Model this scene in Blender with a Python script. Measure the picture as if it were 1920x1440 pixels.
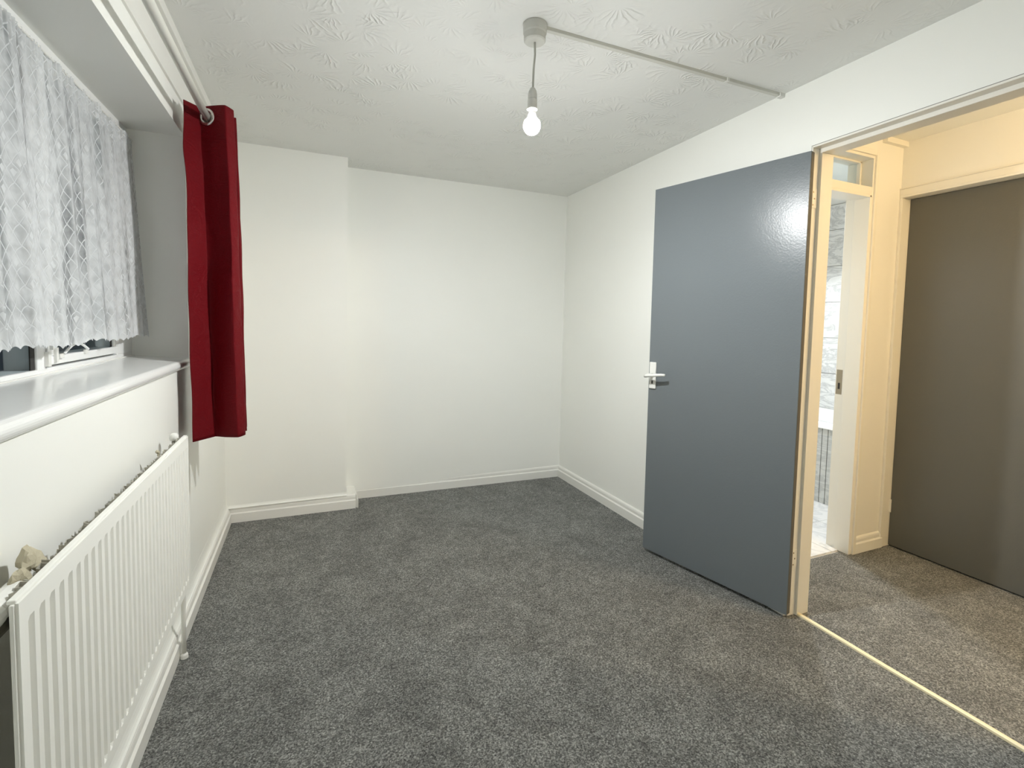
import bpy, bmesh, math, random
from mathutils import Vector, Matrix
random.seed(7)
PI = math.pi
C = bpy.context.scene.collection
for o in list(bpy.data.objects):
    bpy.data.objects.remove(o, do_unlink=True)

# ------------------------------------------------------------------ camera
YAW, PITCH, ROLL = 0.40223, -0.05768, 0.01993
F_PX, CY_PX, CAM_H = 900.0, 656.44, 1.25587
def camera_axes():
    F = Vector((math.sin(YAW)*math.cos(PITCH), math.cos(YAW)*math.cos(PITCH), math.sin(PITCH)))
    R = Vector((math.cos(YAW), -math.sin(YAW), 0)); U = R.cross(F)
    c, s = math.cos(ROLL), math.sin(ROLL)
    return c*R + s*U, -s*R + c*U, F
R_, U_, F_ = camera_axes()
cam_data = bpy.data.cameras.new('camera')
cam = bpy.data.objects.new('camera', cam_data); C.objects.link(cam)
m = Matrix.Identity(4)
for i in range(3):
    m[i][0] = R_[i]; m[i][1] = U_[i]; m[i][2] = -F_[i]
m[0][3], m[1][3], m[2][3] = 0, 0, CAM_H
cam.matrix_world = m
cam_data.sensor_width = 36; cam_data.sensor_fit = 'HORIZONTAL'
cam_data.lens = F_PX/1920*36
cam_data.shift_y = -(720-CY_PX)/1920
cam_data.clip_start = 0.02
bpy.context.scene.camera = cam

# ------------------------------------------------------------------ world, colour, lights
sc = bpy.context.scene
sc.view_settings.view_transform = 'Standard'
sc.view_settings.look = 'None'
sc.view_settings.gamma = 1
sc.view_settings.use_curve_mapping = False
sc.view_settings.exposure = 0.0
sc.cycles.max_bounces = 20; sc.cycles.diffuse_bounces = 14; sc.cycles.glossy_bounces = 4
sc.cycles.transparent_max_bounces = 16
sc.cycles.sample_clamp_indirect = 0
w = bpy.data.worlds.new('night'); sc.world = w; w.use_nodes = True
w.node_tree.nodes['Background'].inputs[0].default_value = (0.55, 0.72, 0.85, 1)
w.node_tree.nodes['Background'].inputs[1].default_value = 0.045

BULB_STRENGTH = 2330.0
HALL_POWER = 33.0
BATH_POWER = 82.0

def lamp(name, kind, loc, energy, color, radius=0.05, **kw):
    d = bpy.data.lights.new(name, kind); d.energy = energy; d.color = color
    if kind == 'AREA': d.shape = 'DISK'; d.size = radius*2
    else: d.shadow_soft_size = radius
    for k, v in kw.items(): setattr(d, k, v)
    o = bpy.data.objects.new(name, d); C.objects.link(o); o.location = loc
    return o
lamp('hall_lamp_light', 'POINT', (2.75, 0.08, 2.06), HALL_POWER, (1.0, 0.69, 0.35), 0.045)
lamp('bathroom_downlight', 'SPOT', (2.90, 2.17, 2.05), BATH_POWER, (0.93, 0.97, 1.0), 0.035,
     spot_size=math.radians(156), spot_blend=0.25)

# ------------------------------------------------------------------ helpers
def tag(o, label=None, cat=None, group=None, kind=None):
    if label: o['label'] = label
    if cat: o['category'] = cat
    if group: o['group'] = group
    if kind: o['kind'] = kind
    return o
def empty(name, loc=(0, 0, 0), rotz=0, parent=None):
    o = bpy.data.objects.new(name, None); C.objects.link(o)
    o.empty_display_size = 0.05
    o.location = loc; o.rotation_euler = (0, 0, rotz)
    if parent: o.parent = parent
    return o
def obj(name, bm, mat, parent=None, smooth=False, bevel=0, keep=False):
    if not keep:
        bmesh.ops.recalc_face_normals(bm, faces=bm.faces)
    me = bpy.data.meshes.new(name); bm.to_mesh(me); bm.free()
    me.materials.append(mat)
    if smooth:
        for p in me.polygons: p.use_smooth = True
    o = bpy.data.objects.new(name, me); C.objects.link(o)
    if parent: o.parent = parent
    if bevel:
        b = o.modifiers.new('bevel', 'BEVEL'); b.width = bevel; b.segments = 2
        b.limit_method = 'ANGLE'; b.angle_limit = math.radians(40)
    return o
def hexa(bm, b, t):
    """b, t: four bottom and four top corners, same order"""
    vb = [bm.verts.new(p) for p in b]; vt = [bm.verts.new(p) for p in t]
    bm.faces.new(vb[::-1]); bm.faces.new(vt)
    for i in range(4):
        j = (i+1) % 4
        bm.faces.new((vb[i], vb[j], vt[j], vt[i]))
def box(bm, x0, x1, y0, y1, z0, z1):
    hexa(bm, [(x0, y0, z0), (x1, y0, z0), (x1, y1, z0), (x0, y1, z0)],
             [(x0, y0, z1), (x1, y0, z1), (x1, y1, z1), (x0, y1, z1)])
def bx(*a):
    bm = bmesh.new(); box(bm, *a); return bm
def boxes(*bs):
    bm = bmesh.new()
    for b in bs: box(bm, *b)
    return bm
def tube(bm, pts, r, n=12, caps=True):
    pts = [Vector(p) for p in pts]; rings = []
    up = None
    for i, p in enumerate(pts):
        d = (pts[min(i+1, len(pts)-1)] - pts[max(i-1, 0)]).normalized()
        if up is None:
            up = Vector((0, 0, 1)) if abs(d.z) < .9 else Vector((1, 0, 0))
        a = d.cross(up).normalized(); b = a.cross(d).normalized(); up = b
        rr = r[i] if isinstance(r, (list, tuple)) else r
        rings.append([bm.verts.new(p + (a*math.cos(2*PI*k/n) + b*math.sin(2*PI*k/n))*rr) for k in range(n)])
    for q in range(len(rings)-1):
        for k in range(n):
            l = (k+1) % n
            bm.faces.new((rings[q][k], rings[q][l], rings[q+1][l], rings[q+1][k]))
    if caps:
        bm.faces.new(rings[0][::-1]); bm.faces.new(rings[-1])
def lathe(bm, prof, axis_o=(0, 0, 0), n=32, axis='Z'):
    """prof: (r, z) pairs"""
    ox = Vector(axis_o); rings = []
    for r, z in prof:
        ring = []
        for k in range(n):
            a = 2*PI*k/n
            if axis == 'Z': v = Vector((r*math.cos(a), r*math.sin(a), z))
            elif axis == 'Y': v = Vector((r*math.cos(a), z, r*math.sin(a)))
            else: v = Vector((z, r*math.cos(a), r*math.sin(a)))
            ring.append(bm.verts.new(ox+v))
        rings.append(ring)
    for q in range(len(rings)-1):
        for k in range(n):
            l = (k+1) % n
            bm.faces.new((rings[q][k], rings[q][l], rings[q+1][l], rings[q+1][k]))
    bm.faces.new(rings[0][::-1]); bm.faces.new(rings[-1])
def prism(bm, prof, P0, P1, out0, out1):
    """a moulding: profile (d, z) pairs, d = distance out from the wall line P0->P1 along out vectors"""
    a = [bm.verts.new((P0[0]+out0[0]*d, P0[1]+out0[1]*d, z)) for d, z in prof]
    b = [bm.verts.new((P1[0]+out1[0]*d, P1[1]+out1[1]*d, z)) for d, z in prof]
    n = len(prof)
    for i in range(n):
        j = (i+1) % n
        bm.faces.new((a[i], a[j], b[j], b[i]))
    bm.faces.new(a[::-1]); bm.faces.new(b)

# ------------------------------------------------------------------ materials
def mat(name, color=(.8, .8, .8), rough=.5, metal=0, spec=.5, trans=0):
    ma = bpy.data.materials.new(name); ma.use_nodes = True
    b = ma.node_tree.nodes['Principled BSDF']
    b.inputs['Base Color'].default_value = (*color, 1); b.inputs['Roughness'].default_value = rough
    b.inputs['Metallic'].default_value = metal; b.inputs['Specular IOR Level'].default_value = spec
    b.inputs['Transmission Weight'].default_value = trans
    return ma
class NT:
    def __init__(s, ma): s.t = ma.node_tree; s.n = s.t.nodes; s.b = s.n['Principled BSDF'] if 'Principled BSDF' in s.n else None
    def add(s, typ, **kw):
        nd = s.n.new(typ)
        for k, v in kw.items(): setattr(nd, k, v)
        return nd
    def link(s, a, b): s.t.links.new(a, b)
    def math(s, op, a, b=None, c=None, clamp=False):
        nd = s.n.new('ShaderNodeMath'); nd.operation = op; nd.use_clamp = clamp
        for i, v in enumerate((a, b, c)):
            if v is None: continue
            if isinstance(v, (int, float)): nd.inputs[i].default_value = v
            else: s.link(v, nd.inputs[i])
        return nd.outputs[0]
    def noise(s, vec, scale, detail=2, rough=.5, dist=0):
        nd = s.n.new('ShaderNodeTexNoise'); nd.inputs['Scale'].default_value = scale
        nd.inputs['Detail'].default_value = detail; nd.inputs['Roughness'].default_value = rough
        nd.inputs['Distortion'].default_value = dist
        if vec is not None: s.link(vec, nd.inputs['Vector'])
        return nd.outputs['Fac']
    def ramp(s, fac, stops):
        nd = s.n.new('ShaderNodeValToRGB'); e = nd.color_ramp.elements
        while len(e) < len(stops): e.new(.5)
        for i, (p, c) in enumerate(stops):
            e[i].position = p; e[i].color = (*c, 1) if len(c) == 3 else c
        s.link(fac, nd.inputs[0]); return nd.outputs[0]
    def maprange(s, v, a, b, c, d):
        nd = s.n.new('ShaderNodeMapRange'); nd.inputs[1].default_value = a; nd.inputs[2].default_value = b
        nd.inputs[3].default_value = c; nd.inputs[4].default_value = d
        s.link(v, nd.inputs[0]); return nd.outputs[0]
    def bump(s, h, strength=.3, dist=.002):
        nd = s.n.new('ShaderNodeBump'); nd.inputs['Strength'].default_value = strength
        nd.inputs['Distance'].default_value = dist; s.link(h, nd.inputs['Height'])
        s.link(nd.outputs[0], s.b.inputs['Normal']); return nd
def geo_pos(nt): return nt.add('ShaderNodeNewGeometry').outputs['Position']

def paint(name, color, rough, scale=60, bstr=.15, bdist=.0015, spec=.5, blot=.0):
    ma = mat(name, color, rough, spec=spec); nt = NT(ma); p = geo_pos(nt)
    n = nt.noise(p, scale, 4, .6)
    nt.bump(n, bstr, bdist)
    if blot:
        n2 = nt.noise(p, 2.2, 3)
        c = nt.ramp(n2, [(.3, tuple(v*(1-blot) for v in color)), (.7, color)])
        nt.link(c, nt.b.inputs['Base Color'])
    return ma
M_wall = paint('wall_paint', (.88, .885, .85), .48, 45, .10, .0012, .35, .02)
M_hallwall = paint('hall_wall_paint', (.82, .81, .77), .5, 45, .10, .0012, .3)
M_bathgrey = paint('bathroom_grey_paint', (.42, .43, .43), .5)  # invented darker tone for the unseen bathroom walls, cuts their bounced light
M_trim = paint('gloss_trim_paint', (.83, .825, .79), .30, 25, .10, .001, .5)
M_frame = paint('cream_frame_paint', (.80, .78, .72), .35, 25, .15, .001, .5)
M_upvc = mat('window_frame_white', (.84, .85, .85), .3)
M_plastic = mat('white_plastic', (.78, .78, .75), .35)
M_rad = paint('radiator_enamel', (.84, .84, .80), .6, 120, .04, .0005, .1)
M_fin = paint('dusty_fins', (.50, .48, .42), .7, 90, .5, .002)
M_bath = mat('bath_acrylic', (.88, .89, .89), .15)
M_steel = mat('brushed_steel', (.60, .57, .54), .28, 1.0)
M_dark = mat('dark_gap', (.03, .028, .025), .8)
M_nut = mat('dull_brass_nut', (.25, .24, .20), .45, .6)
M_brass = mat('pale_brass_strip', (.93, .84, .58), .4, .1)
M_strike = mat('tarnished_brass', (.30, .26, .19), .45, .7)
M_paper = paint('crumpled_paper', (.46, .42, .31), .85, 60, .6, .003)

def door_paint(name, color, rough):
    ma = mat(name, color, rough, spec=.31); nt = NT(ma); p = geo_pos(nt)
    n = nt.noise(p, 130, 3, .6); n2 = nt.noise(p, 9, 2)
    h = nt.math('ADD', n, nt.math('MULTIPLY', n2, 1.2))
    nt.bump(h, .34, .0013)
    mk = nt.noise(p, 17, 1)
    r = nt.maprange(nt.noise(p, 5, 3), .3, .7, rough*.85, rough*1.2)
    # small chipped flecks of the paint
    v = nt.add('ShaderNodeTexVoronoi'); v.inputs['Scale'].default_value = 7; nt.link(p, v.inputs['Vector'])
    fleck = nt.math('LESS_THAN', v.outputs['Distance'], .016)
    rnd = nt.add('ShaderNodeSeparateColor'); nt.link(v.outputs['Color'], rnd.inputs[0])
    fl = nt.math('MULTIPLY', fleck, nt.math('GREATER_THAN', rnd.outputs[0], .88))
    sp = nt.add('ShaderNodeSeparateXYZ'); nt.link(p, sp.inputs[0])
    mx = nt.add('ShaderNodeMix', data_type='RGBA')
    nt.link(fl, mx.inputs['Factor']); mx.inputs['A'].default_value = (*color, 1); mx.inputs['B'].default_value = (.55, .55, .5, 1)
    nt.link(mx.outputs['Result'], nt.b.inputs['Base Color'])
    return ma
M_door = door_paint('slate_grey_door_paint', (.158, .178, .190), .262)
M_halldoor = door_paint('grey_hall_door_paint', (.120, .121, .112), .32)

def ceiling_mat():
    ma = mat('artex_ceiling', (.80, .805, .785), .38, spec=.42); nt = NT(ma); p = geo_pos(nt)
    # brushed radial leaf marks: ridges fanning out from scattered centres
    def fan(scale, off, n_r, warp):
        mp = nt.add('ShaderNodeMapping'); nt.link(p, mp.inputs[0]); mp.inputs['Location'].default_value = off
        v = nt.add('ShaderNodeTexVoronoi', voronoi_dimensions='2D'); v.inputs['Scale'].default_value = scale
        nt.link(mp.outputs[0], v.inputs['Vector'])
        sub = nt.add('ShaderNodeVectorMath', operation='SUBTRACT')
        nt.link(mp.outputs[0], sub.inputs[0]); nt.link(v.outputs['Position'], sub.inputs[1])
        s = nt.add('ShaderNodeSeparateXYZ'); nt.link(sub.outputs[0], s.inputs[0])
        ang = nt.math('ARCTAN2', s.outputs[0], s.outputs[1])
        ln = nt.add('ShaderNodeVectorMath', operation='LENGTH'); nt.link(sub.outputs[0], ln.inputs[0])
        d = v.outputs['Distance']
        wv = nt.noise(mp.outputs[0], 14, 2)
        a2 = nt.math('ADD', nt.math('MULTIPLY', ang, n_r), nt.math('MULTIPLY', wv, warp))
        ridge = nt.math('POWER', nt.math('ABSOLUTE', nt.math('SINE', a2)), 5)
        col = nt.add('ShaderNodeSeparateColor'); nt.link(v.outputs['Color'], col.inputs[0])
        # keep only a sector of each fan
        sec = nt.math('SINE', nt.math('ADD', ang, nt.math('MULTIPLY', col.outputs[0], 6.28)))
        sec = nt.maprange(sec, -.1, .5, 0, 1)
        env = nt.math('MULTIPLY', nt.maprange(d, .08, .25, 0, 1), nt.maprange(d, .35, .75, 1, 0))
        return nt.math('MULTIPLY', nt.math('MULTIPLY', ridge, env), sec)
    f1 = fan(5.5, (0, 0, 0), 9, 7); f2 = fan(7.5, (3.3, 1.7, 0), 8, 8)
    patch = nt.maprange(nt.noise(p, 3.1, 2), .36, .52, 0, 1)
    h = nt.math('ADD', f1, nt.math('MULTIPLY', f2, .8))
    h = nt.math('MULTIPLY', h, patch)
    sm = nt.noise(p, 60, 3)
    h = nt.math('ADD', h, nt.math('MULTIPLY', sm, .12))
    nt.bump(h, .56, .0042)
    return ma
M_ceiling = ceiling_mat()
M_ceiling2 = paint('plain_ceiling_paint', (.80, .80, .76), .5, 30, .2, .002)

def carpet_mat(name, a, b, c):
    ma = mat(name, a, .95, spec=.05); nt = NT(ma); p = geo_pos(nt)
    v = nt.add('ShaderNodeTexVoronoi'); v.inputs['Scale'].default_value = 230; v.inputs['Randomness'].default_value = 1
    wn = nt.add('ShaderNodeTexNoise'); wn.inputs['Scale'].default_value = 60
    nt.link(p, wn.inputs['Vector'])
    mxv = nt.add('ShaderNodeMix', data_type='VECTOR'); mxv.inputs['Factor'].default_value = .012
    nt.link(p, mxv.inputs[4]); nt.link(wn.outputs['Color'], mxv.inputs[5])
    nt.link(mxv.outputs[1], v.inputs['Vector'])
    col = nt.add('ShaderNodeSeparateColor'); nt.link(v.outputs['Color'], col.inputs[0])
    fine = nt.noise(p, 170, 4, .75)
    f = nt.math('ADD', nt.math('MULTIPLY', col.outputs[0], .40), nt.math('MULTIPLY', nt.maprange(fine, .3, .7, 0, 1), .60))
    base = nt.ramp(f, [(.18, a), (.5, b), (.85, c)])
    # pile pushed over in patches
    big = nt.math('ADD', nt.math('MULTIPLY', nt.noise(p, 5, 4, .65, .6), .6), nt.math('MULTIPLY', nt.noise(p, 22, 3, .6), .4))
    br = nt.maprange(big, .38, .62, .74, 1.20)
    mx = nt.add('ShaderNodeMix', data_type='RGBA', blend_type='MULTIPLY'); mx.inputs['Factor'].default_value = 1
    nt.link(base, mx.inputs['A']); nt.link(br, mx.inputs['B'])
    nt.link(mx.outputs['Result'], nt.b.inputs['Base Color'])
    nt.b.inputs['Sheen Weight'].default_value = .15
    h = nt.math('ADD', fine, nt.math('MULTIPLY', v.outputs['Distance'], -.6))
    nt.bump(h, .8, .004)
    return ma
M_carpet = carpet_mat('grey_carpet', (.040, .041, .039), (.155, .158, .150), (.42, .425, .40))

def curtain_mat():
    ma = mat('red_satin', (.125, .0030, .0062), .45, spec=.10); nt = NT(ma); p = geo_pos(nt)
    nt.b.inputs['Sheen Weight'].default_value = .0
    nt.b.inputs['Sheen Tint'].default_value = (.9, .25, .25, 1)
    nt.b.inputs['Sheen Roughness'].default_value = .4
    mp = nt.add('ShaderNodeMapping'); nt.link(p, mp.inputs[0]); mp.inputs['Scale'].default_value = (30, 30, 260)
    n = nt.noise(mp.outputs[0], 4, 3)
    cr = nt.noise(p, 14, 3, .6, .8)
    nt.bump(nt.math('ADD', nt.math('MULTIPLY', n, .35), nt.math('MULTIPLY', cr, 1.6)), .65, .007)
    return ma
M_curtain = curtain_mat()

def lace_mat():
    ma = bpy.data.materials.new('white_lace'); ma.use_nodes = True
    t = ma.node_tree; t.nodes.clear(); nt = NT(ma)
    out = nt.add('ShaderNodeOutputMaterial')
    uv = nt.add('ShaderNodeUVMap'); s = nt.add('ShaderNodeSeparateXYZ')
    wob = nt.add('ShaderNodeTexNoise'); wob.inputs['Scale'].default_value = 9; nt.link(uv.outputs[0], wob.inputs['Vector'])
    mixv = nt.add('ShaderNodeMix', data_type='VECTOR'); mixv.inputs['Factor'].default_value = .016
    nt.link(uv.outputs[0], mixv.inputs[4]); nt.link(wob.outputs['Color'], mixv.inputs[5])
    nt.link(mixv.outputs[1], s.inputs[0])
    u = nt.math('MULTIPLY', s.outputs[0], 1/.037); v = nt.math('MULTIPLY', s.outputs[1], 1/.052)
    a = nt.math('ADD', u, v); b = nt.math('SUBTRACT', u, v)
    def line(x, wd):
        fr = nt.math('ABSOLUTE', nt.math('SUBTRACT', nt.math('FRACT', x), .5))
        return nt.maprange(fr, wd, wd*1.9, 1, 0), nt.math('FLOOR', x), fr
    la, ia, fa = line(a, .038); lb, ib, fb = line(b, .038)
    lat = nt.math('MAXIMUM', la, lb)
    # small solid lozenges in some of the cells
    key = nt.math('FRACT', nt.math('MULTIPLY', nt.math('SINE', nt.math('ADD', nt.math('MULTIPLY', nt.math('FLOOR', nt.math('ADD', a, .5)), 12.99), nt.math('MULTIPLY', nt.math('FLOOR', nt.math('ADD', b, .5)), 78.23))), 437.5))
    fa2 = nt.math('ABSOLUTE', nt.math('SUBTRACT', nt.math('FRACT', nt.math('ADD', a, .5)), .5))
    fb2 = nt.math('ABSOLUTE', nt.math('SUBTRACT', nt.math('FRACT', nt.math('ADD', b, .5)), .5))
    loz = nt.math('MULTIPLY', nt.maprange(nt.math('MAXIMUM', fa2, fb2), .22, .28, 1, 0), nt.math('GREATER_THAN', key, .90))
    # closer weave in soft clouds and toward the hem
    cloud = nt.add('ShaderNodeTexNoise'); cloud.inputs['Scale'].default_value = 24; cloud.inputs['Detail'].default_value = 3
    nt.link(uv.outputs[0], cloud.inputs['Vector'])
    fold = nt.add('ShaderNodeTexNoise'); fold.inputs['Scale'].default_value = 1; fold.inputs['Detail'].default_value = 2
    fm = nt.add('ShaderNodeMapping'); nt.link(uv.outputs[0], fm.inputs[0]); fm.inputs['Scale'].default_value = (17, 1.4, 1)
    nt.link(fm.outputs[0], fold.inputs['Vector'])
    layers = nt.maprange(fold.outputs['Fac'], .36, .50, -.34, .10)
    base = nt.math('ADD', nt.maprange(cloud.outputs['Fac'], .36, .64, .60, .84), layers)
    hem = nt.maprange(s.outputs[1], .78, .86, 0, .22)
    al = nt.math('MAXIMUM', nt.math('ADD', base, hem, clamp=True), nt.math('MAXIMUM', nt.math('MULTIPLY', lat, .97), nt.math('MULTIPLY', loz, .98)))
    dif = nt.add('ShaderNodeBsdfDiffuse'); dif.inputs[0].default_value = (.76, .78, .80, 1)
    tl = nt.add('ShaderNodeBsdfTranslucent'); tl.inputs[0].default_value = (.76, .78, .79, 1)
    m1 = nt.add('ShaderNodeMixShader'); m1.inputs[0].default_value = .28
    nt.link(dif.outputs[0], m1.inputs[1]); nt.link(tl.outputs[0], m1.inputs[2])
    tr = nt.add('ShaderNodeBsdfTransparent')
    m2 = nt.add('ShaderNodeMixShader'); nt.link(al, m2.inputs[0]); nt.link(tr.outputs[0], m2.inputs[1]); nt.link(m1.outputs[0], m2.inputs[2])
    nt.link(m2.outputs[0], out.inputs[0])
    bp = nt.add('ShaderNodeBump'); bp.inputs['Strength'].default_value = .5; bp.inputs['Distance'].default_value = .002
    nt.link(lat, bp.inputs['Height']); nt.link(bp.outputs[0], dif.inputs['Normal'])
    return ma
M_lace = lace_mat()

def glass_mat():
    ma = bpy.data.materials.new('window_glass'); ma.use_nodes = True
    t = ma.node_tree; t.nodes.clear(); nt = NT(ma)
    out = nt.add('ShaderNodeOutputMaterial'); tr = nt.add('ShaderNodeBsdfTransparent'); gl = nt.add('ShaderNodeBsdfGlossy')
    gl.inputs['Roughness'].default_value = .02
    tr.inputs[0].default_value = (.93, .96, .97, 1)
    lw = nt.add('ShaderNodeLayerWeight'); lw.inputs[0].default_value = .5
    fr = nt.math('ADD', nt.math('MULTIPLY', nt.math('POWER', lw.outputs['Facing'], 5), .30), .02)
    bf = nt.add('ShaderNodeNewGeometry'); fr = nt.math('MULTIPLY', fr, nt.math('SUBTRACT', 1, bf.outputs['Backfacing']))
    mx = nt.add('ShaderNodeMixShader'); nt.link(fr, mx.inputs[0]); nt.link(tr.outputs[0], mx.inputs[1]); nt.link(gl.outputs[0], mx.inputs[2])
    nt.link(mx.outputs[0], out.inputs[0]); return ma
M_glass = glass_mat()

def marble_mat(name, lo, hi, rough):
    ma = mat(name, hi, rough); nt = NT(ma)
    tc = nt.add('ShaderNodeNewGeometry').outputs['Position']
    mp = nt.add('ShaderNodeMapping'); nt.link(tc, mp.inputs[0]); mp.inputs['Scale'].default_value = (1, 1, 2.6)
    n = nt.noise(mp.outputs[0], 3.5, 5, .6, 1.6)
    c = nt.ramp(n, [(.38, hi), (.48, lo), (.54, hi), (.75, tuple(v*.93 for v in hi))])
    nt.link(c, nt.b.inputs['Base Color']); return ma
M_tile = marble_mat('marble_wall_tile', (.55, .56, .56), (.78, .79, .78), .25)
M_ftile = marble_mat('marble_floor_tile', (.66, .67, .68), (.84, .84, .84), .3)
M_board = marble_mat('weathered_grey_board', (.42, .43, .42), (.56, .57, .55), .5)

def bulb_mat():
    ma = bpy.data.materials.new('lit_bulb'); ma.use_nodes = True
    t = ma.node_tree; t.nodes.clear(); nt = NT(ma)
    out = nt.add('ShaderNodeOutputMaterial'); em = nt.add('ShaderNodeEmission')
    g = nt.add('ShaderNodeNewGeometry'); s = nt.add('ShaderNodeSeparateXYZ'); nt.link(g.outputs['Incoming'], s.inputs[0])
    # an LED bulb throws most of its light sideways and down
    z = nt.maprange(s.outputs[2], -1, 1, 0, 1)
    prof = nt.ramp(z, [(0, (.85,)*3), (.2, (1, 1, 1)), (.32, (.90,)*3), (.5, (.50,)*3), (.6, (.36,)*3), (.72, (.21,)*3), (.83, (.105,)*3), (.94, (.055,)*3), (1, (.05,)*3)])
    st = nt.math('MULTIPLY', prof, BULB_STRENGTH)
    em.inputs[0].default_value = (.985, 1.0, .985, 1)
    nt.link(st, em.inputs[1]); nt.link(em.outputs[0], out.inputs[0]); return ma
M_bulb = bulb_mat()
def emit_mat(name, color, s):
    ma = bpy.data.materials.new(name); ma.use_nodes = True
    b = ma.node_tree.nodes['Principled BSDF']; b.inputs['Emission Color'].default_value = (*color, 1)
    b.inputs['Emission Strength'].default_value = s; b.inputs['Base Color'].default_value = (.8, .8, .8, 1); return ma
M_warmbulb = emit_mat('warm_bulb_glass', (1, .72, .4), 6)
M_coolbulb = emit_mat('downlight_lens', (1, 1, 1), 8)

# ------------------------------------------------------------------ the room shell
XL, XR, H = -0.465, 1.925, 2.285
YJ = 1.385            # hinge-side jamb of the bedroom door
YN = 0.612            # near jamb
XH = 3.045            # far wall of the hall
def structure(name, bm, ma, label, cat, parent=None, **kw):
    o = obj(name, bm, ma, parent, **kw)
    if parent is None: tag(o, label, cat, kind='structure')
    return o

structure('floor', boxes((-.85, 3.30, -1.2, 1.70, -.08, 0), (-.85, 2.0, 1.70, 3.7, -.08, 0)), M_carpet,
          'grey speckled carpet covering the bedroom and the hall', 'floor')
structure('ceiling', bx(-.85, 1.975, -1.2, 3.7, H, H+.1), M_ceiling,
          'white ceiling with raised swirled plaster texture', 'ceiling')
structure('ceiling_hall', bx(1.975, 4.3, -1.2, 3.7, 2.29, H+.1), M_ceiling2,
          'plain ceiling of the hall and bathroom beyond the doorway', 'ceiling')

# left wall with the window recess (opening y .35-2.397, z 1.05-1.99)
WY0, WY1, WZ0, WZ1 = .30, 2.397, 1.05, 1.992
structure('wall_left', boxes((-.80, XL, -1.0, 3.7, 0, WZ0), (-.80, XL, -1.0, 3.7, WZ1, H+.02),
                             (-.80, XL, WY1, 3.7, WZ0, WZ1), (-.80, XL, -1.0, WY0, WZ0, WZ1)), M_wall,
          'white left wall with a deep window recess', 'wall')
# far wall: recess part, slightly out of square
bm = bmesh.new()
hexa(bm, [(-.9, 3.473, 0), (2.1, 3.421, 0), (2.1, 3.75, 0), (-.9, 3.75, 0)],
         [(-.9, 3.515, H+.02), (2.1, 3.484, H+.02), (2.1, 3.75, H+.02), (-.9, 3.75, H+.02)])
structure('wall_far', bm, M_wall, 'white far wall of the recess right of the chimney breast', 'wall')
bm = bmesh.new()
hexa(bm, [(-.7, 3.30, 0), (.229, 3.296, 0), (.229, 3.6, 0), (-.7, 3.6, 0)],
         [(-.7, 3.302, H+.02), (.239, 3.299, H+.02), (.239, 3.6, H+.02), (-.7, 3.6, H+.02)])
structure('wall_chimney_breast', bm, M_wall, 'white chimney breast projecting behind the red curtain', 'wall')
# right wall with the doorway
bm = bmesh.new()
hexa(bm, [(XR, YJ+.0062, 0), (2.03, YJ+.0062, 0), (2.03, 3.6, 0), (1.897, 3.6, 0)],
         [(1.938, YJ+.0062, H+.02), (2.03, YJ+.0062, H+.02), (2.03, 3.6, H+.02), (1.946, 3.6, H+.02)])
hexa(bm, [(XR, -1.0, 2.0075), (2.03, -1.0, 2.0075), (2.03, YJ+.0062, 2.0075), (XR, YJ+.0062, 2.0075)],
         [(1.938, -1.0, H+.02), (2.03, -1.0, H+.02), (2.03, YJ+.0062, H+.02), (1.938, YJ+.0062, H+.02)])
box(bm, XR, 2.03, -1.0, YN-.0062, 0, 2.0075)
structure('wall_right', bm, M_wall, 'white right wall around the bedroom doorway', 'wall')
structure('wall_back', bx(-.8, 4.3, -1.15, -1.0, 0, H+.02), M_wall, 'white wall behind the viewer', 'wall')

# hall shell
structure('wall_hall', boxes((XH, 3.2, 1.664, 1.785, 0, 2.3), (XH, 3.2, .86, 1.664, 2.0, 2.3), (XH, 3.2, -1.0, .86, 0, 2.3)), M_hallwall,
          'cream-lit hall wall around the closed grey door', 'wall')
structure('wall_hall_end', boxes((2.79, 3.045, 1.665, 1.785, 0, 2.3), (2.03, 2.79, 1.665, 1.785, 2.195, 2.3), (2.03, 2.06, 1.665, 1.785, 0, 2.2)),
          M_hallwall, 'narrow end wall of the hall right of the bathroom doorway', 'wall')
# bathroom shell
structure('wall_bathroom_right', bx(3.2, 4.2, 1.60, 1.785, 0, 2.3), M_bathgrey, 'grey bathroom wall beside the doorway', 'wall')
bw = structure('wall_bathroom', bx(4.06, 4.2, 1.7, 3.7, 0, 2.3), mat('grout', (.45, .45, .44), .8),
               'bathroom wall of marbled tiles above the bath', 'wall')
structure('wall_bathroom_far', bx(2.0, 4.2, 3.55, 3.7, 0, 2.3), M_bathgrey, 'far grey wall of the bathroom', 'wall')
bfl = structure('floor_bathroom', bx(2.0, 4.3, 1.70, 3.7, -.08, -.006), mat('floor_grout', (.6, .6, .59), .8),
                'bathroom floor of pale marbled tiles', 'floor')
first = None
for iy in range(3):
    for iz in range(8):
        y0, z0 = 1.79+iy*.6, -.02+iz*.3
        if z0+.3 < .3: continue
        z1 = min(z0+.297, 2.285)
        if z1-z0 < .02: continue
        k = 0.0015*((iy*7+iz*3) % 3)
        o = obj('tile', bx(4.048-k, 4.0605, y0+.0015, min(y0+.5985, 3.55), z0+.0015, z1), M_tile, bw)
for ix in range(4):
    for iy in range(6):
        x0, y0 = 2.035+ix*.34, 1.712+iy*.31
        if y0 > 3.5: continue
        x1 = min(x0+.337, 3.39)
        o = obj('tile', bx(x0+.0015, x1, y0+.0015, min(y0+.3085, 3.55), -.008, .004), M_ftile, bfl)

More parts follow.
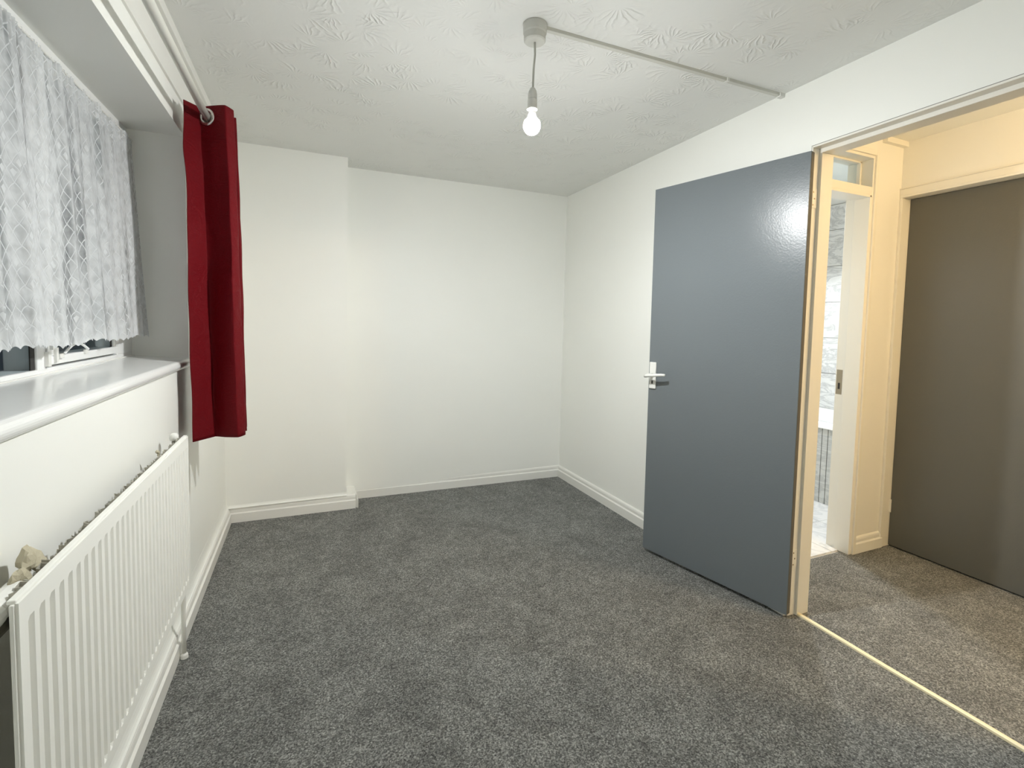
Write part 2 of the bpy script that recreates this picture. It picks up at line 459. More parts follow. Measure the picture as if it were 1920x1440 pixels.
# ------------------------------------------------------------------ skirting boards with flared plaster above
SK = [(-.03, 0), (.018, 0), (.018, .054), (.0105, .060), (.0110, .076), (.0085, .085), (.002, .0915), (-.03, .093)]
def skirting(name, P0, P1, o0, o1, label, flare=0, cut=None):
    bm = bmesh.new(); prism(bm, SK, P0, P1, o0, o1)
    return structure(name, bm, M_trim, label, 'skirting board')
sL = skirting('baseboard_left', (XL+.002, -1.0), (XL+.012, 3.28), (1, 0), (1, 0), 'white skirting board along the left wall under the radiator')
bmv = None
skirting('baseboard_right', (XR-.004, YJ+.0075), (1.8995, 3.435), (-1, 0), (-1, 0), 'white skirting board along the right wall behind the open door')
skirting('baseboard_right_near', (XR, -1.0), (XR, YN-.0075), (-1, 0), (-1, 0), 'white skirting board on the near side of the doorway')
skirting('baseboard_far', (.20, 3.473), (1.90, 3.4285), (0, -1), (0, -1), 'white skirting board across the far recess wall')
bm = bmesh.new(); prism(bm, SK, (-.47, 3.309), (.286, 3.298), (0, -1), (0.0, -1))
# mitred return along the breast's right side
prism(bm, SK, (.286, 3.298), (.286, 3.47), (1, -1), (1, 0))
structure('baseboard_chimney_breast', bm, M_trim, 'white boxed skirting wrapping the foot of the chimney breast', 'skirting board')
skirting('baseboard_hall', (2.80, 1.665), (3.05, 1.665), (0, -1), (0, -1), 'cream skirting board on the narrow hall end wall')
# flared fillets of plaster running from the skirting's top into the walls
def fillet(P0, P1, out, z0, z1, d0, d1, name, label):
    prof = [(-.02, z0-.01), (d0, z0-.004)]
    for i in range(7):
        t = i/6; prof.append((d0+(d1-d0)*(1-(1-t)**2.2), z0+(z1-z0)*t**1.4))
    prof.append((-.02, z1))
    bm = bmesh.new(); prism(bm, prof, P0, P1, out, out)
    o = structure(name, bm, M_wall, label, 'plaster fillet', smooth=False); return o
fillet((XL, -1.0), (XL, 3.31), (1, 0), .092, .145, .016, .0005, 'trim_1', 'curved plaster flare above the left skirting board')
fillet((-.45, 3.302), (.232, 3.298), (0, -1), .092, .130, .012, .0005, 'trim_2', 'curved plaster flare above the skirting at the chimney breast')
structure('trim_3', bx(.225, .290, 3.300, 3.47, .05, .0925), M_trim, 'narrow white ledge on the side of the chimney breast skirting', 'trim')

# ------------------------------------------------------------------ timber battens above the window
structure('trim_4', bx(XL-.005, XL+.0085, -1.0, 3.302, 2.110, 2.262), M_trim, 'wide white curtain board along the top of the window wall', 'batten', bevel=.0015)
structure('trim_5', bx(XL-.005, XL+.036, -1.0, 3.302, 2.246, H), M_trim, 'narrow white bead where the window wall meets the ceiling', 'batten', bevel=.002)

# ------------------------------------------------------------------ window
win = tag(empty('window_1', (-.68, 1.35, 1.09)), 'white framed window in the recess behind the lace curtain', 'window', kind='structure')
def wpart(name, bm, ma, parent=None, **kw):
    o = obj(name, bm, ma, win if parent is None else parent, **kw)
    if parent is None:
        o.location = (.68, -1.35, -1.09)
    return o
XF = -.66
wpart('window_frame', boxes((XF-.07, XF, WY0, WY1, 1.06, 1.105), (XF-.07, XF, WY0, WY1, 1.965, WZ1+.002),
                            (XF-.07, XF, 2.235, WY1+.004, 1.105, 1.965), (XF-.07, XF, WY0, WY0+.06, 1.105, 1.965),
                            ), M_upvc, bevel=.003)
wpart('mullion', bx(XF-.069, XF+.0005, 1.655, 1.70, 1.100, 1.97), M_upvc, bevel=.003)
wpart('fixed_pane', bx(XF-.012, XF-.008, WY0+.05, 1.66, 1.1, 1.97), M_glass)
cas = wpart('casement', boxes((XF-.055, XF+.004, 1.708, 2.228, 1.112, 1.137), (XF-.055, XF+.004, 1.708, 2.228, 1.92, 1.955),
                              (XF-.055, XF+.004, 1.708, 1.745, 1.137, 1.92), (XF-.055, XF+.004, 2.195, 2.228, 1.137, 1.92)), M_upvc, bevel=.003)
wpart('casement_pane', bx(XF-.010, XF-.006, 1.74, 2.20, 1.13, 1.925), M_glass, cas)
bm = bmesh.new()
pts = [(XF+.012, 1.775+.165*t, 1.140+.026*math.sin(PI*t*.95)) for t in [i/16 for i in range(17)]]
tube(bm, pts, .0038, 8)
st = wpart('window_stay', bm, M_upvc)
wpart('glazing_gasket', bx(XF-.0078, XF-.0050, 1.633, 1.656, 1.104, 1.966), M_dark)
wpart('glazing_gasket', bx(XF-.0058, XF-.0035, 2.184, 2.1965, 1.136, 1.921), M_dark)
for b_ in ((XF+.002, XF+.012, 1.734, 1.746, 1.118, 1.160), (XF+.002, XF+.012, 1.752, 1.780, 1.128, 1.142), (XF+.002, XF+.010, 1.930, 1.950, 1.130, 1.144)):
    wpart('stay_catch', bx(*b_), M_plastic, bevel=.0015)
for b_ in ((XF+.001, XF+.010, 1.690, 1.706, 1.11, 1.15), (XF+.001, XF+.012, 1.712, 1.722, 1.155, 1.175)):
    wpart('frame_hinge', bx(*b_), M_plastic)
# bead of sealant between the frame and the sill
structure('trim_7', boxes((XF-.002, XF+.010, WY0, WY1, 1.082, 1.094)), M_trim, 'thin bead between the window frame and the sill', 'bead', bevel=.002)
# sill with a rounded nose
bm = bmesh.new()
prof = [(-.73, 1.093), (-.67, 1.093)]
nx, nz, nr = -.468, 1.0605, .0185
for i in range(13):
    a = PI/2 - PI*i/12
    prof.append((nx+nr*math.cos(a)*.9, nz+nr*math.sin(a)))
prof += [(-.73, 1.045)]
va = [bm.verts.new((x, WY0-.03, z)) for x, z in prof]; vb = [bm.verts.new((x, WY1+.004, z)) for x, z in prof]
for i in range(len(prof)):
    j = (i+1) % len(prof); bm.faces.new((va[i], va[j], vb[j], vb[i]))
bm.faces.new(va[::-1]); bm.faces.new(vb)
structure('trim_8', bm, paint('gloss_sill_paint', (.82, .83, .82), .16, 8, .12, .002), 'glossy white window sill with a rounded nose', 'window sill')

# ------------------------------------------------------------------ lace net curtain
def net():
    bm = bmesh.new(); uvl = bm.loops.layers.uv.new('UVMap')
    ns, nv = 900, 44
    y0, y1 = .36, 2.384
    rnd = random.Random(3)
    ph = [rnd.uniform(0, 6.28) for _ in range(6)]
    def wave(s, v):
        # s 0..1 along, v 0 top .. 1 bottom
        y = y0+(y1-y0)*s
        a = .0035+.0065*v
        c1 = 2*PI*s*19+ph[0]+1.6*math.sin(2*PI*s*3.3+ph[1])
        w1 = math.sin(c1); w2 = math.sin(2*PI*s*8.3+ph[2]+1.2*v); w3 = math.sin(2*PI*s*47+ph[4]+2*v)
        dx = a*(.75*w1+.6*w2+.18*w3)
        dy = (.004+.007*v)*math.cos(c1+.5)
        if v < .12:
            dx += .004*math.sin(2*PI*s*110+ph[3])*(1-v/.12)
        x = -.641+.034*v+dx
        if s > .93:
            x += .012*(s-.93)/.07*v
        return Vector((x, min(y+dy, 2.388), 1))
    zt, zb = 1.950, 1.172
    grid = []; us = []
    acc = 0; prev = None
    for i in range(ns+1):
        s = i/ns; col = []
        for k in range(nv+1):
            v = k/nv; p = wave(s, v)
            lo = zb + .008*abs(math.sin(2*PI*s*36)) - .005*math.sin(2*PI*s*5) - .006
            p.z = zt+(lo-zt)*v
            col.append(bm.verts.new(p))
        mid = wave(s, .5)
        if prev is not None: acc += (mid-prev).length
        prev = mid; grid.append(col); us.append(acc*1.15)
    for i in range(ns):
        for k in range(nv):
            f = bm.faces.new((grid[i][k], grid[i+1][k], grid[i+1][k+1], grid[i][k+1]))
            for lp, (a, b) in zip(f.loops, ((i, k), (i+1, k), (i+1, k+1), (i, k+1))):
                lp[uvl].uv = (us[a], b/nv*.87)
    return bm
nc = obj('net_curtain', net(), M_lace, smooth=True, keep=True)
tag(nc, 'white lace net curtain with diamond lattice and scalloped hem across the window', 'net curtain')
bm = bmesh.new(); tube(bm, [(-.641, WY0, 1.946), (-.641, WY1-.002, 1.946)], .003, 8)
obj('curtain_wire', bm, M_plastic, nc)

# ------------------------------------------------------------------ curtain pole and red curtain
PX, PZ = -.360, 2.030
bm = bmesh.new(); tube(bm, [(PX, -.6, PZ), (PX, 2.43, PZ)], .0135, 20)
pole = tag(obj('curtain_pole', bm, paint('pole_enamel', (.72, .72, .66), .35, 20, .05, .0005), smooth=True), 'cream metal curtain pole running along the window wall', 'curtain pole')
bm = bmesh.new(); lathe(bm, [(.004, 2.43), (.019, 2.432), (.022, 2.445), (.019, 2.458), (.004, 2.462)], (PX, 0, PZ), 20, 'Y')
obj('finial', bm, M_plastic, pole, smooth=True)
bm = boxes((XL+.0, PX-.005, 2.405, 2.42, PZ-.012, PZ+.004), (XL-.001, XL+.006, 2.39, 2.435, PZ-.03, PZ+.05))
obj('bracket', bm, M_plastic, pole, bevel=.002)

def red_curtain():
    top = [(-.427, 2.192), (-.386, 2.252), (-.338, 2.222), (-.292, 2.194), (-.268, 2.226), (-.300, 2.256), (-.36, 2.262), (-.43, 2.275),
           (-.415, 2.295), (-.36, 2.300), (-.270, 2.305), (-.276, 2.325), (-.36, 2.335), (-.435, 2.345), (-.42, 2.362), (-.36, 2.368), (-.275, 2.375)]
    bot = [(-.412, 2.168), (-.350, 2.248), (-.306, 2.216), (-.262, 2.192), (-.240, 2.226), (-.290, 2.254), (-.36, 2.262), (-.425, 2.270),
           (-.415, 2.290), (-.36, 2.300), (-.244, 2.305), (-.256, 2.325), (-.36, 2.335), (-.440, 2.345), (-.43, 2.362), (-.36, 2.368), (-.25, 2.380)]
    def cr(P, t):
        n = len(P)-1; i = min(int(t*n), n-1); f = t*n-i
        p0 = P[max(i-1, 0)]; p1 = P[i]; p2 = P[i+1]; p3 = P[min(i+2, n)]
        return tuple(.72*(p1[k]+(p2[k]-p1[k])*f)+.28*.5*((2*p1[k])+(-p0[k]+p2[k])*f+(2*p0[k]-5*p1[k]+4*p2[k]-p3[k])*f*f+(-p0[k]+3*p1[k]-3*p2[k]+p3[k])*f**3) for k in (0, 1))
    bm = bmesh.new(); nu, nv = 256, 104; zt, zb = 2.066, .772
    G = []
    for i in range(nu+1):
        t = i/nu; a = cr(top, t); b = cr(bot, t); col = []
        for k in range(nv+1):
            v = k/26*.10 if k <= 26 else .10+(k-26)/(nv-26)*.90
            e = v**.8
            x = a[0]*(1-e)+b[0]*e; y = a[1]*(1-e)+b[1]*e
            z = zt+(zb-zt)*v
            if k > 26:
                x += 0.0016*math.sin(7*v+5*t*6)*math.sin(PI*v)+.0009*math.sin(31*v+t*40)
                y += .005*math.sin(6*v+7*t*5+1)*math.sin(PI*v)+.002*math.sin(23*v+t*25)
            bulge = math.exp(-((v-.13)/.05)**2)
            if t < .12: x -= .006*bulge*(1-t/.12)
            z += .006*math.sin(t*11) * (1-v)
            z -= .004*math.sin(t*9+1)*v
            x = max(x, XL+.012)
            col.append(bm.verts.new((x, y, z)))
        G.append(col)
    for i in range(nu):
        for k in range(nv):
            c = (G[i][k].co+G[i+1][k+1].co)/2
            if math.hypot(c.x-PX, c.z-PZ) < .0225: continue      # the cloth is cut out inside each eyelet
            bm.faces.new((G[i][k], G[i+1][k], G[i+1][k+1], G[i][k+1]))
    return bm
rc = obj('red_curtain', red_curtain(), M_curtain, smooth=True, keep=True)
sd = rc.modifiers.new('thickness', 'SOLIDIFY'); sd.thickness = .0025; sd.offset = 0
tag(rc, 'short dark red satin eyelet curtain bunched at the end of the pole', 'curtain')
def ring_at(y, tilt):
    bm = bmesh.new(); n, mm = 32, 10
    R, r = .0265, .0072
    vs = []
    for i in range(n):
        a = 2*PI*i/n; rg = []
        for j in range(mm):
            b = 2*PI*j/mm
            rr = R+r*math.cos(b)
            rg.append(bm.verts.new((rr*math.cos(a), r*.55*math.sin(b), rr*math.sin(a))))
        vs.append(rg)
    for i in range(n):
        for j in range(mm):
            bm.faces.new((vs[i][j], vs[(i+1) % n][j], vs[(i+1) % n][(j+1) % mm], vs[i][(j+1) % mm]))
    o = obj('eyelet', bm, M_steel, rc, smooth=True)
    o.location = (PX, y, PZ); o.rotation_euler = (.0, 0, tilt); return o
for y, tl in ((2.2355, -.55), (2.262, .1), (2.300, -.05), (2.335, .1)): ring_at(y, tl)

# ------------------------------------------------------------------ radiator
RY0, RY1, RZ0, RZ1, RX = .889, 1.952, .315, .838, -.385
rad = tag(empty('radiator', (-.42, 1.41, RZ0)), 'long white panel radiator with vertical flutes below the window', 'radiator')
def rpart(name, bm, ma, **kw):
    o = obj(name, bm, ma, rad, **kw); o.location = (.42, -1.41, -RZ0); return o
def rad_panel():
    bm = bmesh.new()
    ys = [(RY0, 0), (RY0+.016, 0)]
    pitch = (RY1-RY0-.032)/32
    for i in range(32):
        b = RY0+.016+i*pitch
        ys += [(b+pitch*.22, 0), (b+pitch*.40, 1), (b+pitch*.60, 1), (b+pitch*.78, 0)]
    ys += [(RY1-.016, 0), (RY1, 0)]
    zs = [(RZ0, 0), (RZ0+.026, 0), (RZ0+.034, 1), (RZ1-.040, 1), (RZ1-.034, 0), (RZ1, 0)]
    g = [[bm.verts.new((RX-.0065*gy*gz, y, z)) for z, gz in zs] for y, gy in ys]
    for i in range(len(ys)-1):
        for k in range(len(zs)-1):
            bm.faces.new((g[i][k], g[i+1][k], g[i+1][k+1], g[i][k+1]))
    # returned edges
    xb = RX-.009
    T = [bm.verts.new((xb, r[0].co.y, RZ1+.001)) for r in g]; B = [bm.verts.new((xb, r[0].co.y, RZ0)) for r in g]
    for i in range(len(ys)-1):
        bm.faces.new((g[i][-1], g[i+1][-1], T[i+1], T[i])); bm.faces.new((g[i+1][0], g[i][0], B[i], B[i+1]))
    for c, t, b in ((g[0], T[0], B[0]), (g[-1], T[-1], B[-1])):
        bm.faces.new([*c, t, b])
    bm.faces.new((*T[::-1],) + (*B,)) if False else None
    q = [T[0], T[-1], B[-1], B[0]]
    v = [bm.verts.new(p.co) for p in q]; bm.faces.new(v)
    return bm
rpart('front_panel', rad_panel(), M_rad)
rpart('top_rail', boxes((RX-.0140, RX-.003, RY0, RY1, RZ1-.001, RZ1+.0055)), M_rad, bevel=.002)
for yy in (RY0-.0012, RY1+.0012): rpart('side_flange', bx(RX-.0095, RX-.004, yy-.0033, yy+.0033, RZ0, RZ1), M_rad, bevel=.0015)
def fins():
    bm = bmesh.new(); n = 100; pts = []
    a, b = RX-.0135, RX-.0265
    for i in range(n):
        y = RY0+.03+(RY1-RY0-.06)*i/n; st = (RY1-RY0-.06)/n
        j = .002*math.sin(i*2.3)
        if i % 2 == 0: pts += [(a, y), (a, y+st*.5), (b+j, y+st*.6)]
        else: pts += [(b+j, y+st*.5), (a, y+st*.6)]
    z0, z1 = RZ0+.03, RZ1-.001
    lo = [bm.verts.new((x, y, z0)) for x, y in pts]
    hi = [bm.verts.new((x, y, z1+.004*math.sin(i*1.7)+.003*math.sin(i*.31))) for i, (x, y) in enumerate(pts)]
    for i in range(len(pts)-1): bm.faces.new((lo[i], lo[i+1], hi[i+1], hi[i]))
    return bm
ff = rpart('convector_fins', fins(), M_fin); sm_ = ff.modifiers.new('t', 'SOLIDIFY'); sm_.thickness = .0012
for yy in (1.06, 1.76): rpart('wall_bracket', bx(XL, RX-.018, yy, yy+.025, RZ0+.05, RZ1-.07), M_trim)
bm = bmesh.new(); tube(bm, [(RX-.040, RY0+.09, .818), (RX-.040, RY0+.02, .818), (RX-.040, RY0+.015, .818), (RX-.040, RY0-.030, .818), (RX-.040, RY0-.036, .818)], [.019, .019, .021, .021, .015], 16)
endf = rpart('end_fitting', bm, M_plastic, smooth=False)
bm = bmesh.new(); tube(bm, [(RX-.040, RY0+.085, .788), (RX-.040, RY0-.02, .788)], .012, 12)
obj('union_nut', bm, M_nut, endf)
bm = bmesh.new(); lathe(bm, [(.002, -.012), (.011, -.012), (.0135, -.004), (.013, .006), (.008, .012), (.002, .013)], (RX-.036, 1.928, .845), 20)
capo = rpart('bleed_cap', bm, M_plastic, smooth=True)
bm = bmesh.new(); tube(bm, [(RX-.036, 1.925, .80), (RX-.036, 1.925, .834)], .006, 10)
obj('bleed_stem', bm, M_nut, capo)
# supply pipe
bm = bmesh.new()
tube(bm, [(RX-.03, 1.93, RZ0+.03), (RX-.032, 1.985, RZ0+.026), (RX-.034, 2.01, RZ0+.008), (RX-.036, 2.018, RZ0-.03), (-.424, 2.022, .16), (-.424, 2.024, .0)], .0075, 12)
pipe = rpart('supply_pipe', bm, M_trim, smooth=True)
bm = bmesh.new(); lathe(bm, [(.008, .0), (.013, .001), (.012, .014), (.008, .02)], (-.424, 2.024, .0), 16)
obj('pipe_collar', bm, M_trim, pipe)

def crumple(name, c, size, seed, label):
    rnd = random.Random(seed); bm = bmesh.new()
    bmesh.ops.create_icosphere(bm, subdivisions=3, radius=1)
    offs = [Vector((rnd.uniform(-1, 1), rnd.uniform(-1, 1), rnd.uniform(-1, 1))).normalized() for _ in range(26)]
    for v in bm.verts:
        d = v.co.normalized(); k = 1.0
        for o_ in offs:
            t = d.dot(o_)
            if t > .62: k -= (t-.62)*.75
        k *= 1+rnd.uniform(-.06, .06)
        v.co = Vector((d.x*size[0]*k, d.y*size[1]*k, d.z*size[2]*k)) + Vector(c)
    o = obj(name, bm, M_paper); tag(o, label, 'paper', 'paper scraps behind the radiator'); return o
crumple('crumpled_paper', (RX-.040, 1.022, .832), (.026, .050, .046), 4, 'large crumpled beige paper wad stuffed behind the near end of the radiator')
crumple('crumpled_paper', (RX-.036, .972, .830), (.018, .026, .026), 9, 'small crumpled paper scrap at the very corner of the radiator')
crumple('crumpled_paper', (RX-.036, 1.735, .838), (.008, .012, .014), 12, 'tiny grey paper scrap near the far end of the radiator top')

# ------------------------------------------------------------------ pendant lamp
BX, BY = .727, 1.562
pend = tag(empty('pendant_lamp', (BX, BY, H)), 'bare lit bulb hanging by a short cord from a white ceiling rose', 'lamp')
def ppart(name, bm, ma, **kw):
    return obj(name, bm, ma, pend, **kw)
bm = bmesh.new(); lathe(bm, [(.001, .004), (.0405, .004), (.041, -.004), (.041, -.030), (.038, -.034), (.0375, -.055), (.034, -.059), (.002, -.060)], n=40)
ppart('ceiling_rose', bm, paint('rose_plastic', (.62, .62, .58), .4, 20, .02, .0005), smooth=False, bevel=.0)
bm = bmesh.new(); tube(bm, [(.0005, 0, -.058), (.002, .0, -.10), (-.002, 0, -.15), (-.003, 0, -.205), (-.004, 0, -.228)], .0036, 10)
ppart('cord', bm, paint('cord_sheath', (.48, .48, .44), .5, 20, .02, .0005), smooth=True)
bm = bmesh.new(); lathe(bm, [(.004, -.212), (.008, -.214), (.0135, -.224), (.0158, -.236), (.0158, -.252), (.0150, -.253), (.0150, -.255), (.0165, -.256), (.0165, -.281), (.0185, -.283), (.0185, -.287), (.014, -.289), (.002, -.289)], (-.004, 0, 0), n=32)
ppart('lamp_holder', bm, paint('holder_plastic', (.60, .60, .57), .35, 20, .02, .0005), smooth=False)
bm = bmesh.new(); lathe(bm, [(.002, -.285), (.0125, -.286), (.0125, -.300), (.0175, -.318), (.002, -.319)], (-.004, 0, 0), n=32)
bulb_base = ppart('bulb_base', bm, mat('bulb_base', (.85, .85, .84), .4), smooth=True)
bm = bmesh.new()
prof = [(.0176, -.3175)]
for i in range(1, 17):
    a = math.radians(52)+math.radians(128)*i/16
    prof.append((max(.0295*math.sin(a), .0006), -.3415+.0295*math.cos(a)*1.08))
lathe(bm, prof, (-.004, 0, 0), n=32)
obj('bulb_glass', bm, M_bulb, bulb_base, smooth=True)

# surface cable trunking from the rose to the right wall
def trunk():
    bm = bmesh.new()
    P = [Vector((BX+.040, BY-.002, 0)), Vector((1.925, 1.552, 0))]
    d = (P[1]-P[0]).normalized(); n = Vector((-d.y, d.x, 0))*.0085
    hexa(bm, [(*(P[0]-n).xy, H-.012), (*(P[1]-n).xy, H-.012), (*(P[1]+n).xy, H-.012), (*(P[0]+n).xy, H-.012)],
             [(*(P[0]-n).xy, H+.003), (*(P[1]-n).xy, H+.003), (*(P[1]+n).xy, H+.003), (*(P[0]+n).xy, H+.003)])
    return bm
tk = obj('cable_trunking', trunk(), paint('trunking_plastic', (.62, .62, .57), .45, 20, .02, .0005), bevel=.0015)
tag(tk, 'thin white cable trunking crossing the ceiling from the lamp to the right wall', 'trunking')
obj('end_cap', bx(1.908, 1.9435, 1.540, 1.563, H-.016, H+.003), M_plastic, tk, bevel=.002)
obj('joint_cover', bx(1.60, 1.612, 1.543, 1.5645, H-.0135, H+.003), M_plastic, tk)

# ------------------------------------------------------------------ bedroom door frame
def lining():
    bm = bmesh.new()
    zt = 2.000
    for (ya, yb) in ((YJ, YJ+.0065), (YN-.0065, YN)):
        box(bm, XR-.003, 2.034, ya, yb, 0, zt+.008)
    box(bm, XR-.003, 2.034, YN, YJ, zt, zt+.008)
    return bm
fr = tag(obj('trim_9', lining(), M_frame, bevel=.0015), 'cream painted lining of the bedroom doorway', 'door frame', kind='structure')
for (ya, yb) in ((YJ-.0125, YJ+.001), (YN-.001, YN+.0125)):
    obj('door_stop', bx(1.9615, 2.033, ya, yb, 0, 1.984), M_frame, fr, bevel=.0015)
obj('head_stop', bx(1.9615, 2.033, YN, YJ, 1.984, 2.001), M_frame, fr, bevel=.0015)
obj('shadow_gap', boxes((XR-.0008, XR+.004, YN-.009, YJ+.009, 2.0078, 2.0105), (XR-.0008, XR+.004, YJ+.0063, YJ+.009, 0, 2.0078)), paint('gap_shadow', (.22, .22, .20), .9), fr)

# threshold bar
bm = bmesh.new()
va = []
n = 60
for i in range(n+1):
    t = i/n; y = YN+(YJ-.0125-YN)*t
    xc = 1.978-.006*t + .0012*math.sin(9*t)
    va.append([bm.verts.new((xc+dx, y, z)) for dx, z in ((-.009, 0), (-.008, .007), (-.003, .011), (.004, .011), (.008, .007), (.009, 0))])
for i in range(n):
    for k in range(5): bm.faces.new((va[i][k], va[i+1][k], va[i+1][k+1], va[i][k+1]))
tag(obj('threshold_strip', bm, M_brass), 'narrow pale brass carpet strip across the bedroom doorway', 'threshold strip')

# ------------------------------------------------------------------ bedroom door (open against the wall)
Hc = Vector((1.892, 1.370, 0)); Fc = Vector((1.7140, 2.1105, 0))
dv = (Fc-Hc).normalized(); nv_ = Vector((dv.y, -dv.x, 0))      # towards the wall
DT = .029
DZ0, DZ1 = .018, 1.979
door = tag(empty('door_1', (Hc.x, Hc.y, 0)), 'open slate grey bedroom door with a white lever handle', 'door', kind='structure')
def dl(s, n_, z): p = dv*s+nv_*n_; return (p.x, p.y, z)
L = .762
def slab(bm, s0, s1, n0, n1, z0, z1):
    hexa(bm, [dl(s0, n0, z0), dl(s1, n0, z0), dl(s1, n1, z0), dl(s0, n1, z0)], [dl(s0, n0, z1), dl(s1, n0, z1), dl(s1, n1, z1), dl(s0, n1, z1)])
bm = bmesh.new(); slab(bm, 0, L, 0, DT, DZ0, DZ1)
leaf = obj('door_leaf', bm, M_door, door, bevel=.0015)
bm = bmesh.new(); slab(bm, -.0008, .0006, .003, DT-.001, DZ0+.002, DZ1-.002)
obj('hinge_edge', bm, paint('bare_edge', (.11, .105, .09), .6, 40, .3, .001), leaf)
# handle: plate and lever
hs, hz = L-.030, .985
bm = bmesh.new(); slab(bm, hs-.021, hs+.021, -.0095, 0, hz-.072, hz+.072)
pl = obj('handle_plate', bm, M_plastic, door, bevel=.004)
bm = bmesh.new()
tube(bm, [dl(hs, -.006, hz+.004), dl(hs, -.050, hz+.004)], .0085, 14)
tube(bm, [dl(hs+.018, -.050, hz-.004), dl(hs, -.052, hz+.001), dl(hs-.04, -.054, hz+.006), dl(hs-.085, -.053, hz+.012), dl(hs-.108, -.048, hz+.013)], [.008, .0092, .0085, .0078, .0065], 14)
obj('lever', bm, M_plastic, pl, smooth=True)
bm = bmesh.new(); slab(bm, hs-.004, hs+.004, -.0105, -.009, hz-.045, hz-.027)
obj('keyhole', bm, M_dark, pl)
bm = bmesh.new(); slab(bm, L-.001, L+.0012, .004, .024, hz-.08, hz+.08)
obj('latch_plate', bm, M_strike, leaf)
for z in (.255, 1.795):
    bm = boxes((XR-.0055-Hc.x, 1.9575-Hc.x, YJ-.0022-Hc.y, YJ+.0004-Hc.y, z-.038, z+.038))
    tube(bm, [(XR-.004-Hc.x, YJ-.0045-Hc.y, z-.038), (XR-.004-Hc.x, YJ-.0045-Hc.y, z+.038)], .0042, 10)
    hg = obj('hinge', bm, M_frame, door)
    bm = bmesh.new()
    for dz, dx in ((-.026, .010), (.0, .018), (.026, .010)):
        lathe(bm, [(.0005, -.0030), (.0035, -.0030), (.0035, -.0020), (.0005, -.0020)], (XR-Hc.x+dx, YJ-Hc.y, z+dz), 10, 'Y')
    obj('screws', bm, M_strike, hg)

# ------------------------------------------------------------------ hall: closed grey door and frame
hd = tag(empty('door_2', (3.11, 1.27, 0)), 'closed dark grey door across the hall', 'door', kind='structure')
obj('door_leaf', bx(0, .040, -.378, .379, .008, 1.986), M_halldoor, hd, bevel=.0015)
bm = bmesh.new(); 
obj('handle_plate', bx(-.008, 0, -.36, -.32, .92, 1.06), M_plastic, hd, bevel=.003)
bm = bmesh.new(); tube(bm, [(-.008, -.34, .99), (-.045, -.34, .99), (-.048, -.30, .99), (-.048, -.24, .99)], .008, 12)
obj('lever', bm, M_plastic, hd, smooth=True)
fr2 = tag(obj('trim_10', boxes((3.036, 3.15, 1.650, 1.6645, 0, 1.988), (3.036, 3.15, .87, .889, 0, 1.988), (3.036, 3.15, .87, 1.6645, 1.988, 2.012)), M_frame, bevel=.002),
          'cream frame around the closed hall door', 'door frame', kind='structure')
obj('head_architrave', boxes((3.034, 3.046, .84, 1.6645, 1.998, 2.034), (3.031, 3.046, .84, 1.6645, 2.034, 2.040)), M_frame, fr2, bevel=.002)
obj('hinge', bx(3.102, 3.108, 1.643, 1.6515, .20, .275), M_frame, fr2)
tk2 = tag(obj('cable_trunking', bx(2.855, 3.046, 1.640, 1.666, 2.262, 2.292), M_frame, bevel=.002), 'short cream trunking at the top of the hall end wall', 'trunking')

# ------------------------------------------------------------------ bathroom doorway frame with fanlight
YB0, YB1 = 1.655, 1.790
jx = 2.775
bf = tag(obj('trim_11', boxes((jx, jx+.024, YB0, YB1, 0, 2.165), (2.05, 2.078, YB0, YB1, 0, 2.165), (2.05, jx+.024, YB0, YB1, 2.165, 2.205)), M_frame, bevel=.002),
         'cream frame of the bathroom doorway with a glazed fanlight', 'door frame', kind='structure')
obj('transom', bx(2.07, jx+.004, YB0+.002, YB1, 1.972, 2.016), M_frame, bf, bevel=.003)
obj('architrave', boxes((jx+.010, jx+.034, YB0-.010, YB0+.002, 0, 2.21), (2.04, jx+.010, YB0-.010, YB0+.002, 2.178, 2.21)), M_frame, bf, bevel=.003)
obj('fanlight_bead', boxes((jx-.012, jx+.001, 1.715, 1.735, 2.016, 2.165), (2.078, jx, 1.715, 1.735, 2.155, 2.166)), M_frame, bf, bevel=.002)
obj('fanlight_pane', bx(2.078, jx-.001, 1.737, 1.741, 2.014, 2.167), M_glass, bf)
obj('door_stop', boxes((jx-.013, jx+.001, 1.655, 1.735, 0, 1.972), (2.078, jx, 1.655, 1.735, 1.960, 1.973)), M_frame, bf, bevel=.002)
sp_ = obj('strike_plate', bx(jx-.0012, jx+.002, 1.752, 1.784, .885, 1.025), M_strike, bf)
obj('strike_hole', bx(jx-.0018, jx+.002, 1.762, 1.774, .915, .95), M_dark, sp_)

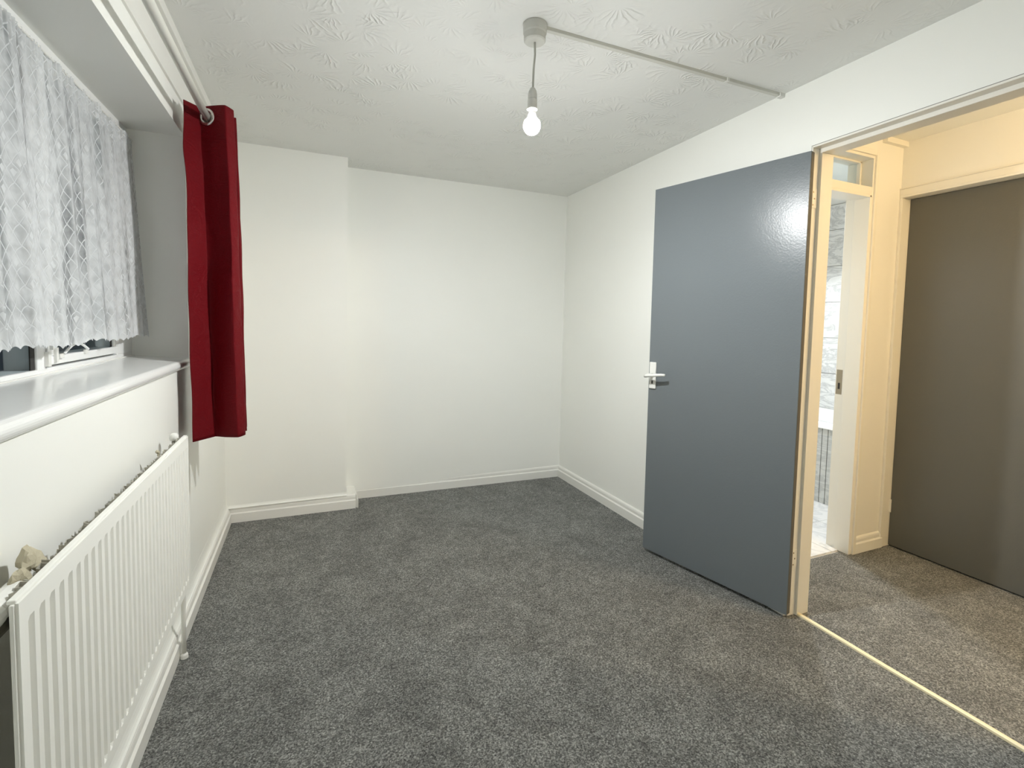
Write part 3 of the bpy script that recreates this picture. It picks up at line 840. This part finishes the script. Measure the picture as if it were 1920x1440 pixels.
# ------------------------------------------------------------------ bath
bath = tag(empty('bathtub', (3.72, 2.6, 0)), 'white bath with a grey boarded side seen through the bathroom doorway', 'bath')
def bpart(name, bm, ma, **kw):
    o = obj(name, bm, ma, bath, **kw); o.location = (-3.72, -2.6, 0); return o
bm = bmesh.new()
def rr(x0, x1, y0, y1, r, z, n=6):
    pts = []
    for cx, cy, a0 in ((x1-r, y1-r, 0), (x0+r, y1-r, 90), (x0+r, y0+r, 180), (x1-r, y0+r, 270)):
        for i in range(n+1):
            a = math.radians(a0+90*i/n); pts.append(bm.verts.new((cx+r*math.cos(a), cy+r*math.sin(a), z)))
    return pts
BX0, BX1, BY0, BY1 = 3.375, 4.040, 1.80, 3.48
loops = [rr(BX0, BX1, BY0, BY1, .02, .545), rr(BX0, BX1, BY0, BY1, .02, .578), rr(BX0+.008, BX1-.008, BY0+.008, BY1-.008, .02, .586),
         rr(BX0+.07, BX1-.06, BY0+.07, BY1-.07, .10, .584), rr(BX0+.09, BX1-.08, BY0+.09, BY1-.09, .10, .56),
         rr(BX0+.13, BX1-.12, BY0+.18, BY1-.14, .12, .22), rr(BX0+.18, BX1-.16, BY0+.25, BY1-.2, .10, .19)]
for a, b in zip(loops, loops[1:]):
    n = len(a)
    for i in range(n): bm.faces.new((a[i], a[(i+1) % n], b[(i+1) % n], b[i]))
bm.faces.new(loops[-1])
bpart('tub', bm, M_bath, smooth=True)
bpart('panel_backing', bx(3.402, 3.42, 1.79, 3.48, .0, .545), M_dark)
for i in range(40):
    y0 = 1.792+i*.0425
    bpart('side_board', bx(3.388+.0006*(i % 3), 3.4025, y0, y0+.0375, .004, .545), M_board, bevel=.002)

# ------------------------------------------------------------------ light fittings out of view that light the hall and bathroom
hl = tag(empty('ceiling_light', (2.75, .08, 2.29)), 'warm bulb hanging in the hall', 'lamp')
bm = bmesh.new(); lathe(bm, [(.001, 0), (.04, 0), (.038, -.03), (.006, -.034), (.004, -.15), (.017, -.16), (.017, -.20), (.001, -.2)], n=24)
obj('ceiling_rose', bm, M_plastic, hl)
dn = tag(empty('downlight', (2.90, 2.17, 2.29)), 'short pendant downlight in the bathroom', 'lamp')
bm = bmesh.new(); lathe(bm, [(.001, 0), (.045, 0), (.045, -.02), (.012, -.024), (.012, -.15), (.055, -.155), (.060, -.20), (.001, -.20)], n=32)
obj('shade', bm, M_plastic, dn)
